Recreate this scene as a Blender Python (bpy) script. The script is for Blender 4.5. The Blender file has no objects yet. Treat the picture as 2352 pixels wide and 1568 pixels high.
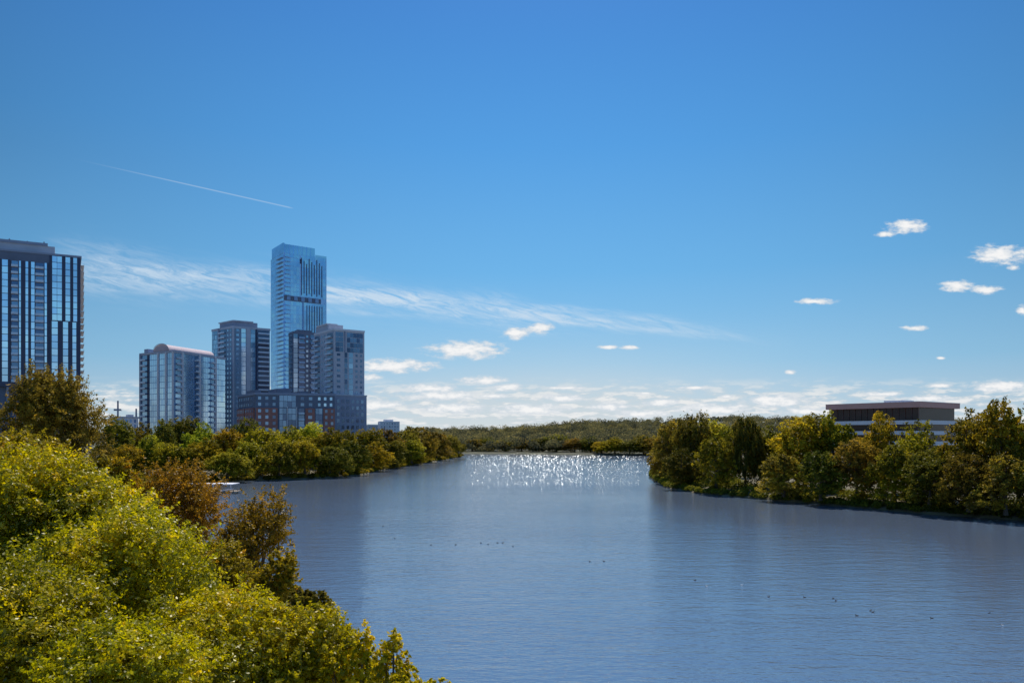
import bpy, math, random
import numpy as np
from mathutils import Vector
random.seed(7)
C = bpy.context.scene.collection
F = 1829.0; H = 15.0
def P(px, d): return Vector(((px-1176)/F*d, d))
def ZP(py, d): return H + (1000-py)/F*d
# ------------------------------------------------------------ materials
def nodes(name):
    m = bpy.data.materials.new(name); m.use_nodes = True
    nt = m.node_tree; nt.nodes.clear()
    return m, nt, nt.nodes, nt.links
def simple(name, col, rough=0.7, metal=0.0, var=0.15, scale=0.3, spec=0.5):
    m, nt, N, L = nodes(name)
    o = N.new('ShaderNodeOutputMaterial'); b = N.new('ShaderNodeBsdfPrincipled')
    b.inputs['Roughness'].default_value = rough; b.inputs['Metallic'].default_value = metal
    b.inputs['Specular IOR Level'].default_value = spec
    g = N.new('ShaderNodeNewGeometry'); n = N.new('ShaderNodeTexNoise'); n.inputs['Scale'].default_value = scale
    n.inputs['Detail'].default_value = 5
    L.new(g.outputs['Position'], n.inputs['Vector'])
    r = N.new('ShaderNodeMapRange'); r.inputs[1].default_value=.25; r.inputs[2].default_value=.75
    r.inputs[3].default_value = 1-var; r.inputs[4].default_value = 1+var
    L.new(n.outputs['Fac'], r.inputs[0])
    v = N.new('ShaderNodeVectorMath'); v.operation='SCALE'; v.inputs[0].default_value = col
    L.new(r.outputs[0], v.inputs['Scale']); L.new(v.outputs[0], b.inputs['Base Color'])
    L.new(b.outputs[0], o.inputs[0]); return m
def leafmat(name, dark, lite, third=None, trans=0.5, gloss=0.02, hue=0.02, vv=.22):
    m, nt, N, L = nodes(name)
    o = N.new('ShaderNodeOutputMaterial')
    a = N.new('ShaderNodeAttribute'); a.attribute_name='tone'
    r = N.new('ShaderNodeValToRGB'); r.color_ramp.elements[0].color=(*dark,1); r.color_ramp.elements[1].color=(*lite,1)
    r.color_ramp.elements[0].position=.1; r.color_ramp.elements[1].position=.72
    if third:
        e = r.color_ramp.elements.new(1.0); e.color=(*third,1)
    L.new(a.outputs['Fac'], r.inputs[0])
    oi = N.new('ShaderNodeObjectInfo')
    hs = N.new('ShaderNodeHueSaturation')
    mr = N.new('ShaderNodeMapRange'); mr.inputs[3].default_value=.5-hue; mr.inputs[4].default_value=.5+hue
    L.new(oi.outputs['Random'], mr.inputs[0]); L.new(mr.outputs[0], hs.inputs['Hue'])
    mr2 = N.new('ShaderNodeMapRange'); mr2.inputs[3].default_value=1-vv; mr2.inputs[4].default_value=1+vv
    ml = N.new('ShaderNodeMath'); ml.operation='FRACT'; mm=N.new('ShaderNodeMath'); mm.operation='MULTIPLY'; mm.inputs[1].default_value=7.3
    L.new(oi.outputs['Random'], mm.inputs[0]); L.new(mm.outputs[0], ml.inputs[0]); L.new(ml.outputs[0], mr2.inputs[0]); L.new(mr2.outputs[0], hs.inputs['Value'])
    L.new(r.outputs[0], hs.inputs['Color'])
    d = N.new('ShaderNodeBsdfDiffuse'); t = N.new('ShaderNodeBsdfTranslucent'); g = N.new('ShaderNodeBsdfGlossy')
    g.inputs['Roughness'].default_value=.38
    m1 = N.new('ShaderNodeMixShader'); m1.inputs[0].default_value=trans
    m2 = N.new('ShaderNodeMixShader'); m2.inputs[0].default_value=gloss
    L.new(hs.outputs[0], d.inputs[0]); L.new(hs.outputs[0], t.inputs[0])
    L.new(d.outputs[0], m1.inputs[1]); L.new(t.outputs[0], m1.inputs[2])
    L.new(m1.outputs[0], m2.inputs[1]); L.new(g.outputs[0], m2.inputs[2]); L.new(m2.outputs[0], o.inputs[0])
    return m
M = {}
M['green']  = leafmat('leaf_bright_green', (.17,.18,.002), (.58,.50,.002), (.86,.62,.005), .6, .025, .005, .06)
M['fgolive']= leafmat('leaf_fg_olive', (.17,.14,.006), (.52,.38,.008), (.64,.32,.010), .57, .02, .006, .1)
M['yellow'] = leafmat('leaf_yellow', (.25,.23,.003), (.70,.55,.005), (.84,.62,.006), .6, .02, .006, .08)
M['rust']   = leafmat('leaf_rust', (.14,.085,.006), (.46,.26,.012), (.62,.31,.014), .57, .015, .008, .1)
M['dark']   = leafmat('leaf_dark', (.055,.066,.010), (.21,.19,.016), (.31,.25,.018), .45, .008)
M['olive']  = leafmat('leaf_olive', (.085,.088,.009), (.38,.31,.016), (.50,.38,.018), .5, .008)
M['gold']   = leafmat('leaf_gold', (.115,.10,.008), (.50,.37,.016), (.64,.45,.018), .52, .008)
M['brown']  = leafmat('leaf_brown', (.09,.07,.013), (.36,.26,.024), (.47,.30,.026), .5, .008)
M['lime']   = leafmat('leaf_lime', (.14,.155,.012), (.50,.48,.026), (.60,.55,.035), .54, .008)
M['far']    = leafmat('leaf_far_hazed', (.085,.085,.055), (.25,.20,.085), (.36,.26,.09), .38, 0.0)  # distance haze put into the leaf colour, paler and bluer
M['bark']   = simple('bark', (.10,.075,.055), .9, 0, .4, 3)
M['dirt']   = simple('bank_ground', (.12,.10,.055), .95, 0, .4, .15)
M['hill']   = simple('hill_ground', (.08,.08,.045), .95, 0, .35, .02)
M['conc']   = simple('concrete', (.43,.45,.52), .8, 0, .1, .2)
M['lconc']  = simple('light_concrete', (.64,.63,.67), .8, 0, .08, .2)
M['dgrey']  = simple('dark_grey_cladding', (.12,.145,.21), .6, 0, .15, .2)
M['mgrey']  = simple('mid_grey_cladding', (.25,.29,.39), .7, 0, .12, .2)
M['teal']   = simple('grey_teal_cladding', (.19,.28,.38), .6, 0, .12, .2)
M['black']  = simple('near_black_panel', (.020,.030,.085), .35, 0, .1, .2)
M['brick']  = simple('red_brick', (.34,.15,.125), .9, 0, .2, .8)
M['pink']   = simple('warm_fascia', (.62,.34,.29), .8, 0, .08, .2)
M['roof']   = simple('pale_vault_metal', (.52,.43,.46), .8, 0, .08, .2, .2)
M['white']  = simple('white_paint', (.68,.68,.73), .6, 0, .06, .3)
M['bglass'] = simple('bronze_glass', (.05,.024,.022), .2, 0, .3, .3, .4)
M['mull']   = simple('bronze_mullion', (.14,.07,.06), .6, 0, .1, .3)
M['rail']   = simple('railing', (.50,.60,.72), .4, .2, .1, .3)
M['metal']  = simple('grey_metal', (.3,.32,.34), .45, .6, .1, .3)
M['frame']  = simple('blue_grey_frame', (.22,.37,.58), .4, .2, .1, .3)
M['lblue']  = simple('pale_blue_cladding', (.38,.62,.92), .3, .5, .1, .3)
M['wood']   = simple('dock_wood', (.28,.22,.16), .9, 0, .2, 1.0)
M['duck']   = simple('duck_brown', (.05,.038,.028), .8, 0, .4, 6)
M['gull']   = simple('gull_white', (.7,.7,.68), .8, 0, .1, 6)
M['beak']   = simple('beak_ochre', (.3,.2,.04), .6, 0, .1, 3)
GL = {}
for nm, cols in {'sky':((.60,.78,.92),(.50,.68,.86),(.68,.84,.96)), 'tall':((.46,.75,1.0),(.40,.68,.96),(.55,.82,1.0)), 'dk':((.13,.20,.31),(.18,.27,.40),(.09,.13,.22)), 'mid':((.32,.48,.64),(.23,.36,.50),(.43,.60,.75))}.items():
    GL[nm] = [simple('glass_%s_%d'%(nm,i), c, .12, .85, .3, .06) for i,c in enumerate(cols)]
# ------------------------------------------------------------ object helpers
ORG = {}
def tag(o, label=None, cat=None, group=None, kind=None):
    if label: o['label']=label
    if cat: o['category']=cat
    if group: o['group']=group
    if kind: o['kind']=kind
    return o
def empty(name, loc):
    o = bpy.data.objects.new(name, None); C.objects.link(o); o.location = loc
    o.empty_display_size = .5
    ORG[o.name] = Vector(loc); return o
class MB:
    def __init__(s): s.v=[]; s.f=[]; s.m=[]
    def poly(s, pts, mi=0):
        b=len(s.v); s.v += [tuple(p) for p in pts]; s.f.append(list(range(b,b+len(pts)))); s.m.append(mi)
    def hexa(s, q, z0, z1, mi=0):
        b=len(s.v)
        for z in (z0,z1):
            for p in q: s.v.append((p[0],p[1],z))
        for f in ((0,3,2,1),(4,5,6,7),(0,1,5,4),(1,2,6,5),(2,3,7,6),(3,0,4,7)):
            s.f.append([b+i for i in f]); s.m.append(mi)
    def box(s, x0,x1,y0,y1,z0,z1,mi=0): s.hexa([(x0,y0),(x1,y0),(x1,y1),(x0,y1)],z0,z1,mi)
    def tube(s, pts, rad, n=7, mi=0, cap=True, sq=1.0):
        b0=len(s.v); pts=[Vector(p) for p in pts]
        for i,p in enumerate(pts):
            t=(pts[min(i+1,len(pts)-1)]-pts[max(i-1,0)]).normalized()
            a=t.cross(Vector((0,1,0.01))) 
            if a.length<.05: a=t.cross(Vector((1,0,0)))
            a.normalize(); c=t.cross(a)
            for k in range(n):
                an=2*math.pi*k/n
                s.v.append(tuple(p+(a*math.cos(an)+c*math.sin(an)*sq)*rad[i]))
        for i in range(len(pts)-1):
            for k in range(n):
                s.f.append([b0+i*n+k,b0+i*n+(k+1)%n,b0+(i+1)*n+(k+1)%n,b0+(i+1)*n+k]); s.m.append(mi)
        if cap:
            s.f.append([b0+k for k in range(n)][::-1]); s.m.append(mi)
            s.f.append([b0+(len(pts)-1)*n+k for k in range(n)]); s.m.append(mi)
    def build(s, name, mats, parent=None, smooth=False):
        if not isinstance(mats,(list,tuple)): mats=[mats]
        org = ORG[parent.name] if parent else Vector((0,0,0))
        me=bpy.data.meshes.new(name); me.from_pydata([(v[0]-org.x,v[1]-org.y,v[2]-org.z) for v in s.v],[],s.f)
        for m in mats: me.materials.append(m)
        if len(mats)>1: me.polygons.foreach_set('material_index', s.m)
        if smooth: me.polygons.foreach_set('use_smooth',[True]*len(s.f))
        me.update()
        o=bpy.data.objects.new(name,me); C.objects.link(o)
        if parent: o.parent=parent
        ORG[o.name]=org
        return o
# ------------------------------------------------------------ buildings
class Bld:
    def __init__(s, name, label, cat, A,B,Cc, z0,z1, wall, group=None, bg='dk'):
        s.A,s.B,s.C=A,B,Cc; s.D=A+Cc-B; s.z0,s.z1=z0,z1
        s.cen=(A+Cc)/2; s.bg=bg
        s.root=empty(name,(B.x,B.y,z0)); tag(s.root,label,cat,group)
        mb=MB(); mb.hexa([A,B,Cc,s.D],z0,z1); mb.build('wall',wall,s.root)
        s.win=[]; s.bal=[]
    def fr(s,P0,P1):
        u=(P1-P0); Ln=u.length; u=u/Ln; n=Vector((u.y,-u.x))
        if n.dot((P0+P1)/2-s.cen)<0: n=-n
        return P0,u,n,Ln
    def q(s,fr,s0,s1,o0,o1):
        P0,u,n,_=fr
        return [P0+u*s0+n*o1, P0+u*s1+n*o1, P0+u*s1+n*o0, P0+u*s0+n*o0]
    def fbox(s,mb,fr,s0,s1,o0,o1,z0,z1,mi=0): mb.hexa(s.q(fr,s0,s1,o0,o1),z0,z1,mi)
    def part(s,name,mat,fr,s0,s1,o0,o1,z0,z1):
        mb=MB(); s.fbox(mb,fr,s0,s1,o0,o1,z0,z1); return mb.build(name,mat,s.root)
    def facade(s, P0, P1, za, zb, fh, cols, glass):
        fr=s.fr(P0,P1); Ln=fr[3]; nf=max(1,int(round((zb-za)/fh))); fh=(zb-za)/nf
        for c in cols:
            f0,f1,t=c[:3]; s0,s1=f0*Ln,f1*Ln; w=s1-s0
            g = c[3] if len(c)>3 else glass
            if t=='d': s.part('dark_panel',M['black'],fr,s0,s1,0.0,.45,za+.02,zb-.02)
            elif t=='p': s.part('pier',c[3],fr,s0,s1,0.0,.6,za+.02,zb+.6)
            elif t in('g','w','k'):
                bw = 2.0 if t=='g' else 3.4
                off = 0.0
                if t=='k':
                    s.part('brick_bay',c[4],fr,s0,s1,0,.9,za,zb); off=.9
                nb=max(1,int(round(w/bw))); bw=w/nb
                for k in range(nb):
                    for f in range(nf):
                        m0 = .07 if t=='g' else bw*.29
                        z=za+f*fh
                        zz=(z+.2,z+fh-.08) if t=='g' else (z+.9,z+fh-.7)
                        s.win.append((s.q(fr,s0+k*bw+m0,s0+(k+1)*bw-m0,off,off+.08),zz[0],zz[1],random.choice(GL[g])))
            elif t=='b':
                for f in range(nf):
                    z=za+f*fh
                    s.win.append((s.q(fr,s0+.2,s1-.2,0,.07),z+.25,z+fh-.3,random.choice(GL[s.bg])))
                    s.bal.append((fr,s0+.1,s1-.1,z))
    def finish(s, slab=None, railm=None):
        slab=slab or M['conc']; railm=railm or M['rail']
        for i,(q,a,b,m) in enumerate(s.win[:98]):
            mb=MB(); mb.hexa(q,a,b); mb.build('window',m,s.root)
        if len(s.win)>98:
            ms=[]; mb=MB()
            for q,a,b,m in s.win[98:]:
                if m not in ms: ms.append(m)
                mb.hexa(q,a,b,ms.index(m))
            o=mb.build('window',ms,s.root); o['kind']='stuff'
        for i,(fr,s0,s1,z) in enumerate(s.bal[:98]):
            mb=MB(); s.fbox(mb,fr,s0,s1,.1,1.5,z-.1,z+.1); p=mb.build('balcony',slab,s.root)
            mb=MB(); s.fbox(mb,fr,s0,s1,1.42,1.48,z+.12,z+.95); mb.build('railing',railm,p)
        if len(s.bal)>98:
            mb=MB()
            for fr,s0,s1,z in s.bal[98:]:
                s.fbox(mb,fr,s0,s1,.1,1.5,z-.1,z+.1,0); s.fbox(mb,fr,s0,s1,1.42,1.48,z+.12,z+.95,1)
            o=mb.build('balcony',[slab,railm],s.root); o['kind']='stuff'
    def top(s, name, mat, f0,f1,g0,g1,z0,z1):
        u=s.C-s.B; v=s.A-s.B
        mb=MB(); mb.hexa([s.B+u*f0+v*g0, s.B+u*f1+v*g0, s.B+u*f1+v*g1, s.B+u*f0+v*g1],z0,z1)
        return mb.build(name,mat,s.root)
    def parapet(s,mat,h=1.0,t=.03):
        u=s.C-s.B; v=s.A-s.B; mb=MB()
        for f0,f1,g0,g1 in((-.01,1.01,-.01,t),(-.01,1.01,1-t,1.01),(-.01,t,t,1-t),(1-t,1.01,t,1-t)):
            mb.hexa([s.B+u*f0+v*g0, s.B+u*f1+v*g0, s.B+u*f1+v*g1, s.B+u*f0+v*g1],s.z1-.3,s.z1+h)
        mb.build('parapet',mat,s.root)
# 1 left glass tower
B=P(185,362); dirn=Vector((.88,.475)).normalized(); A=B-dirn*46; Cc=B+Vector((-.49,.87)).normalized()*22
t=Bld('glass_tower','tall glass apartment tower with near black vertical stripes at the left edge of the photo','building',A,B,Cc,37.5,96,M['dgrey'],bg='dk')
def f1(px): return .33+px/190*.67
cols=[(0,.1,'g','mid'),(.1,.14,'d'),(.14,.24,'b'),(.24,.3,'g','mid'),(.3,f1(3),'d'),(f1(4),f1(18),'g','sky'),(f1(19),f1(24),'d'),(f1(25),f1(42),'b'),(f1(43),f1(48),'g','sky'),(f1(49),f1(57),'d'),(f1(58),f1(65),'g','sky'),(f1(66),f1(70),'d'),(f1(71),f1(80),'g','sky'),(f1(81),f1(102),'b'),(f1(103),f1(109),'g','sky'),(f1(110),f1(113),'d')]
t.facade(A,B,38.5,92,3.0,cols,'mid')
t.facade(A,B,66.5,95.5,3.0,[(f1(115),f1(120),'d'),(f1(121),f1(145),'g','sky'),(f1(146),f1(152),'d'),(f1(153),f1(165),'g','sky'),(f1(166),f1(171),'d'),(f1(172),f1(182),'g','sky'),(f1(183),f1(190),'d')],'sky')
t.facade(A,B,38.5,66.3,3.0,[(f1(115),f1(119),'d'),(f1(120),f1(135),'g','sky'),(f1(136),f1(146),'d'),(f1(147),f1(160),'g','sky'),(f1(161),f1(169),'d'),(f1(170),f1(180),'g','sky'),(f1(181),f1(190),'d')],'sky')
t.facade(B,Cc,38.5,95.5,3.0,[(0.05,.95,'b')],'dk')
t.top('penthouse',M['conc'],.15,.85,.22,1,96,100.2); t.top('penthouse_cap',M['mgrey'],.13,.87,.28,.9,100.2,101.4)
t.parapet(M['mgrey'],.5)
mb=MB(); mb.hexa([A+dirn*2,B-dirn*1,Cc-dirn*1,t.D+dirn*2],4,37.4); mb.build('lobby_core',M['dgrey'],t.root)
fr=t.fr(A,B)
for k in range(9): t.part('column',M['mgrey'],fr,2+k*5.2,3+k*5.2,.2,1.2,3,37.4)
t.part('transfer_slab',M['black'],fr,-.5,46.5,-1,1.6,36.3,37.9)
for px,h in((60,1.2),(100,1.6),(18,1.5)):
    p=A+dirn*(f1(px)*46)+Vector((-.46,.89))*6
    mb=MB(); mb.tube([(p.x,p.y,101),(p.x,p.y,101+h)],[.5,.25],8); mb.build('roof_vent',M['metal'],t.root)
t.finish(M['lconc'])
# 2 arched roof building
A,B,Cc=P(322,454),P(400,436),P(517,478)
zt=ZP(808,436)
t=Bld('apartment_building','mid rise glass apartment building with curved barrel roof','building',A,B,Cc,3,zt,M['frame'],bg='mid')
W_=M['lconc']
t.facade(A,B,3.2,zt-.3,3.1,[(0,.05,'p',M['mgrey']),(.06,.22,'b'),(.23,.28,'d'),(.29,.52,'g','sky'),(.53,.57,'p',W_),(.58,.75,'g','sky'),(.76,.80,'p',W_),(.81,.95,'g','sky'),(.96,1,'p',W_)],'sky')
t.facade(B,Cc,3.2,zt-.3,3.1,[(0.02,.12,'b'),(.13,.16,'p',W_),(.17,.36,'g','sky'),(.37,.45,'b'),(.46,.49,'p',W_),(.50,.68,'g','sky'),(.69,.77,'b'),(.78,.81,'p',W_),(.82,1,'g','sky')],'sky')
t.parapet(M['conc'],1.0)
ax=(Cc-B).normalized(); ac=(A-B).normalized()
mb=MB(); st=B+ac*4.0; R=7.4; n=16
prof=[(R-R*math.cos(math.pi*k/n), 3.7*math.sin(math.pi*k/n)) for k in range(n+1)]
def vp(s_,k): 
    p=st+ax*s_+ac*prof[k][0]; return (p.x,p.y,zt+1.2+prof[k][1])
Lv=(Cc-B).length*.86
for k in range(n): mb.poly([vp(-.6,k),vp(-.6,k+1),vp(Lv,k+1),vp(Lv,k)])
mb.poly([vp(-.4,k) for k in range(n+1)]); mb.poly([vp(Lv,k) for k in range(n+1)])
mb.hexa([st,st+ax*Lv,st+ax*Lv+ac*2*R,st+ac*2*R],zt,zt+1.25)
mb.build('barrel_roof',M['roof'],t.root)
mb=MB()
for k in range(n):
    a=[vp(-.9,k),vp(-.9,k+1)]; b=[(x,y,z+.4) for x,y,z in a]; mb.poly([a[0],a[1],b[1],b[0]])
mb.build('roof_trim',M['lconc'],t.root)
t.top('stair_tower',M['mgrey'],.05,.2,.84,.96,zt,zt+3.5)
t.finish(M['lconc'])
# 3 grey teal tower
A,B,Cc=P(487,512),P(534,494),P(620,508); zt=ZP(752,494)
t=Bld('apartment_tower','grey teal apartment tower between the barrel roofed block and the tallest blue tower','building',A,B,Cc,3,zt,M['teal'])
t.facade(A,B,8,zt,3.0,[(.02,.3,'g','mid'),(.32,.38,'p',M['mgrey']),(.4,.7,'b'),(.72,.98,'w','mid')],'mid')
t.facade(B,Cc,8,zt,3.0,[(.0,.04,'p',M['conc']),(.05,.22,'w','mid'),(.23,.35,'g','sky'),(.36,.47,'p',M['conc']),(.48,.6,'g','mid'),(.61,.65,'d'),(.66,.98,'b')],'mid')
t.parapet(M['conc'],1.1); t.top('penthouse',M['mgrey'],.1,.75,.15,.8,zt,zt+4.5); t.top('penthouse_cap',M['conc'],.08,.62,.12,.83,zt+4.5,zt+5.2)
t.finish(M['conc'])
# 4 tall blue tower
A,B,Cc=P(622,586),P(652,562),P(750,582); zt=ZP(580,562)
t=Bld('glass_tower','tallest tower, slender and pale blue, rising behind the grey towers','building',A,B,Cc,3,zt,M['lblue'],bg='tall')
zm0,zm1=ZP(689,562),ZP(678,562)
t.facade(A,B,8,zt,3.1,[(.03,.5,'g','tall'),(.52,.97,'b')],'tall')
t.facade(B,Cc,8,zm0-.3,3.1,[(0.02,.14,'b'),(.15,.42,'g','tall'),(.43,.45,'p',M['frame']),(.46,.98,'g','tall')],'tall')
t.facade(B,Cc,zm1+.3,zt,3.1,[(0.02,.14,'b'),(.15,.36,'g','tall'),(.4,.98,'g','tall')],'tall')
fr=t.fr(B,Cc); Ln=fr[3]
t.part('mechanical_band',M['dgrey'],fr,0,.86*Ln,0,.4,zm0,zm1)
for k in range(5): t.part('mechanical_grille',M['frame'],fr,(.06+k*.165)*Ln,(.14+k*.165)*Ln,.4,.9,zm0+.3,zm1-.3)
for k in range(9):
    s_=(.4+k*.06)*Ln; t.part('fin',M['dgrey'],fr,s_,s_+.3,.1,.7,zm1+(3 if k%2 else 1.5),zt-2-(k%3)*2)
    if k>1: t.part('fin',M['dgrey'],fr,s_+.2,s_+.45,.1,.6,zm0-30-(k%3)*6,zm0-2)
t.part('recess_panel',M['black'],fr,.37*Ln,.395*Ln,.1,.5,zm1+24,zt-3)
t.top('crown_screen',GL['tall'][0],-.005,.72,.0,.04,zt,zt+6.2)
t.top('crown_screen',GL['tall'][1],-.005,.03,.045,.9,zt,zt+7.2)
t.top('crown_core',M['frame'],.1,.62,.25,.8,zt,zt+5)
t.top('crown_screen',GL['tall'][2],.73,1.0,.0,.04,zt,zt+1.6)
for k in range(7): t.top('crown_rib',M['lblue'],.02+k*.1,.025+k*.1,-.015,.0,zt-1,zt+6.3)
t.finish(M['lblue'],GL['tall'][1])
# 5a dark tower
A,B,Cc=P(663,488),P(673,478),P(727,486); zt=ZP(765,478)
t=Bld('apartment_tower','narrow dark grey balcony tower standing in front of the tallest blue tower','building',A,B,Cc,3,zt,M['dgrey'])
t.facade(A,B,8,zt,3.0,[(.1,.9,'g','dk')],'dk')
t.facade(B,Cc,8,zt,3.0,[(.02,.2,'g','mid'),(.22,.48,'b'),(.5,.7,'w','mid'),(.72,.97,'b')],'dk')
t.parapet(M['dgrey'],1.2); t.top('penthouse',M['dgrey'],.2,.8,.1,.9,zt,zt+2.5); t.finish(M['mgrey'],M['frame'])
# 5b grey tower
A,B,Cc=P(722,458),P(767,435),P(837,446); zt=ZP(757,435)
t=Bld('apartment_tower','wide light grey concrete tower with punched windows, rightmost of the left bank towers','building',A,B,Cc,3,zt,M['conc'])
t.facade(A,B,8,zt-1,3.0,[(.03,.3,'b'),(.34,.6,'w','dk'),(.66,.95,'b')],'dk')
t.facade(B,Cc,8,zt-12,3.0,[(.02,.28,'w','dk'),(.34,.44,'g','dk'),(.48,.62,'g','mid'),(.66,.97,'w','dk')],'dk')
t.facade(B,Cc,zt-12,zt-1,2.9,[(.05,.3,'g','dk'),(.34,.36,'p',M['mgrey']),(.42,.95,'g','dk')],'dk')
fr=t.fr(B,Cc); zb=ZP(908,435)
t.part('podium_bay',M['mgrey'],fr,-.4,fr[3]+.6,.0,1.6,3,zb); t.part('podium_cornice',M['conc'],fr,-.6,fr[3]+.8,.0,1.9,zb+.01,zb+.6)
for k in range(6):
    for f in range(9):
        s_=1.0+k*(fr[3]-1)/6; q_=t.q(fr,s_,s_+1.5,1.6,1.7); t.win.append((q_,4.5+f*(zb-5)/9,4.5+f*(zb-5)/9+1.9,random.choice(GL['dk'])))
t.parapet(M['lconc'],.8); t.top('penthouse',M['conc'],.02,.5,.3,.95,zt,zt+4); t.top('penthouse_cap',M['lconc'],.0,.35,.35,.9,zt+4,zt+4.7)
t.finish(M['lconc'])
# 6 brick mid-rise
A,B,Cc=P(547,442),P(588,412),P(769,424); zt=ZP(905,412)
t=Bld('brick_building','long red brick and dark grey mid rise block below the towers','building',A,B,Cc,3,zt,M['dgrey'])
t.facade(A,B,3.5,zt-7,3.3,[(.02,.45,'k','dk',M['brick']),(.5,.95,'k','dk',M['brick'])],'dk')
t.facade(A,B,zt-6.8,zt-.4,3.2,[(.05,.95,'w','dk')],'dk')
t.facade(B,Cc,3.5,zt-7,3.3,[(.0,.27,'k','dk',M['brick']),(.29,.38,'g','dk'),(.385,.395,'p',M['lconc']),(.40,.50,'g','dk'),(.505,.515,'p',M['lconc']),(.53,.61,'b'),(.62,.74,'k','dk',M['brick']),(.75,.84,'g','dk'),(.85,1.0,'k','dk',M['brick'])],'dk')
t.facade(B,Cc,zt-6.8,zt-.4,3.2,[(.0,.27,'w','dk'),(.29,.50,'g','dk'),(.53,.74,'w','dk'),(.76,.99,'w','mid')],'dk')
t.parapet(M['mgrey'],.9,.015)
for a,b,h in((.02,.1,2.5),(.3,.48,3.4),(.6,.7,2.2)): t.top('penthouse',M['dgrey'],a,b,.15,.6,zt,zt+h)
t.finish()
# small far white building
A,B,Cc=P(868,925),P(872,900),P(918,915)
t=Bld('white_building','small distant white block with rooftop boxes right of the brick mid rise','building',A,B,Cc,4,ZP(967,900),M['lconc'])
t.facade(B,Cc,6,ZP(969,900),3.6,[(.04,.96,'w','dk')],'dk'); t.top('penthouse',M['white'],.25,.7,.2,.8,t.z1,t.z1+2.2); t.finish()
A,B,Cc=P(842,905),P(846,880),P(868,890)
t=Bld('low_building','low distant pale building squeezed between grey concrete tower and small white block','building',A,B,Cc,4,ZP(976,880),M['conc'])
t.facade(B,Cc,6,ZP(978,880),3.6,[(.04,.96,'w','dk')],'dk'); t.parapet(M['lconc'],.8); t.finish()
# industrial building and stacks
A,B,Cc=P(250,640),P(262,615),P(318,630)
t=Bld('industrial_building','low pale industrial shed behind trees between the striped tower and the barrel roofed block','building',A,B,Cc,4,ZP(958,615),M['lconc'])
t.facade(B,Cc,8,ZP(960,615),4,[(.05,.95,'w','dk')],'dk'); t.parapet(M['conc'],.8)
t.top('rooftop_unit',M['mgrey'],.6,.85,.2,.5,t.z1,t.z1+2.5); t.finish()
for px,top,lab in((271,920,'taller thin dark chimney stack with cross platform beside the industrial shed'),(313,938,'shorter thin chimney stack just left of the barrel roofed block')):
    p=P(px,640); zt=ZP(top,640); r=empty('chimney_stack',(p.x,p.y,4)); tag(r,lab,'chimney')
    mb=MB(); mb.tube([(p.x,p.y,4),(p.x,p.y,zt)],[1.0,.6],10); mb.build('stack',M['dgrey'],r)
    mb=MB(); mb.box(p.x-3,p.x+3,p.y-.8,p.y+.8,zt-8,zt-7.5); mb.box(p.x-3,p.x+3,p.y-.85,p.y-.8,zt-7.5,zt-6.6); mb.build('platform',M['dgrey'],r)
# 8 right modernist building
A,B,Cc=P(1902,330),P(2112,300),P(2199,318)
zt=ZP(922,300)
t=Bld('office_building','modernist office block with warm fascia and dark glass band above the right bank trees','building',A,B,Cc,2,zt-8,M['conc'])
u=Cc-B; v=A-B
t.top('glass_band',M['bglass'],.03,.97,.02,.98,zt-7,zt-2.1)
t.top('roof_fascia',M['pink'],-.03,1.03,-.015,1.015,zt-2.1,zt)
t.top('roof_edge',M['lconc'],-.032,1.032,-.017,1.017,zt-.02,zt+.12)
for i,z in enumerate((zt-7,zt-11,zt-15)):
    t.top('floor_slab',M['white'],-.06,1.05,-.03,1.02+.02*i,z-1.5,z)
    t.top('window_band',M['bglass'],-.01,1.01,-.008,1.008,z-4+(.01),z-1.5)
fr=t.fr(A,B); L1=fr[3]
for k in range(15): 
    s_=.03*L1+k*(L1*.95/14); t.part('mullion',M['mull'],fr,s_-.06,s_+.06,-.9,-.6,zt-6.95,zt-2.15)
fr=t.fr(B,Cc)
for k in range(7):
    s_=.04*fr[3]+k*(fr[3]*.92/6); t.part('mullion',M['mull'],fr,s_-.06,s_+.06,-1.2,-.9,zt-6.95,zt-2.15)
t.top('rooftop_unit',M['conc'],.3,.6,.3,.5,zt+.2,zt+1.2)
# ------------------------------------------------------------ trees
def leaf_mesh(name, Cn, Lf, W, tone, nrm, rng, down=0.0):
    N=len(Cn); t=rng.normal(size=(N,3)); t[:,2]-=down*3
    n=nrm+rng.normal(size=(N,3))*.75; n/=np.linalg.norm(n,axis=1)[:,None]
    t-= n*np.sum(t*n,axis=1)[:,None]; t/=np.linalg.norm(t,axis=1)[:,None]
    b=np.cross(n,t); Ls=(Lf*rng.uniform(.65,1.3,N))[:,None]; Ws=Ls*W
    v=np.empty((N,4,3)); v[:,0]=Cn-t*Ls/2; v[:,1]=Cn+b*Ws/2-n*Ws*.12; v[:,2]=Cn+t*Ls/2; v[:,3]=Cn-b*Ws/2-n*Ws*.12
    me=bpy.data.meshes.new(name); me.vertices.add(4*N); me.vertices.foreach_set('co',v.reshape(-1).astype(np.float32))
    me.loops.add(4*N); me.loops.foreach_set('vertex_index',np.arange(4*N,dtype=np.int32))
    me.polygons.add(N); me.polygons.foreach_set('loop_start',np.arange(0,4*N,4,dtype=np.int32))
    me.update(calc_edges=True)
    a=me.attributes.new('tone','FLOAT','FACE'); a.data.foreach_set('value',np.clip(tone,0,1).astype(np.float32))
    return me
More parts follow.
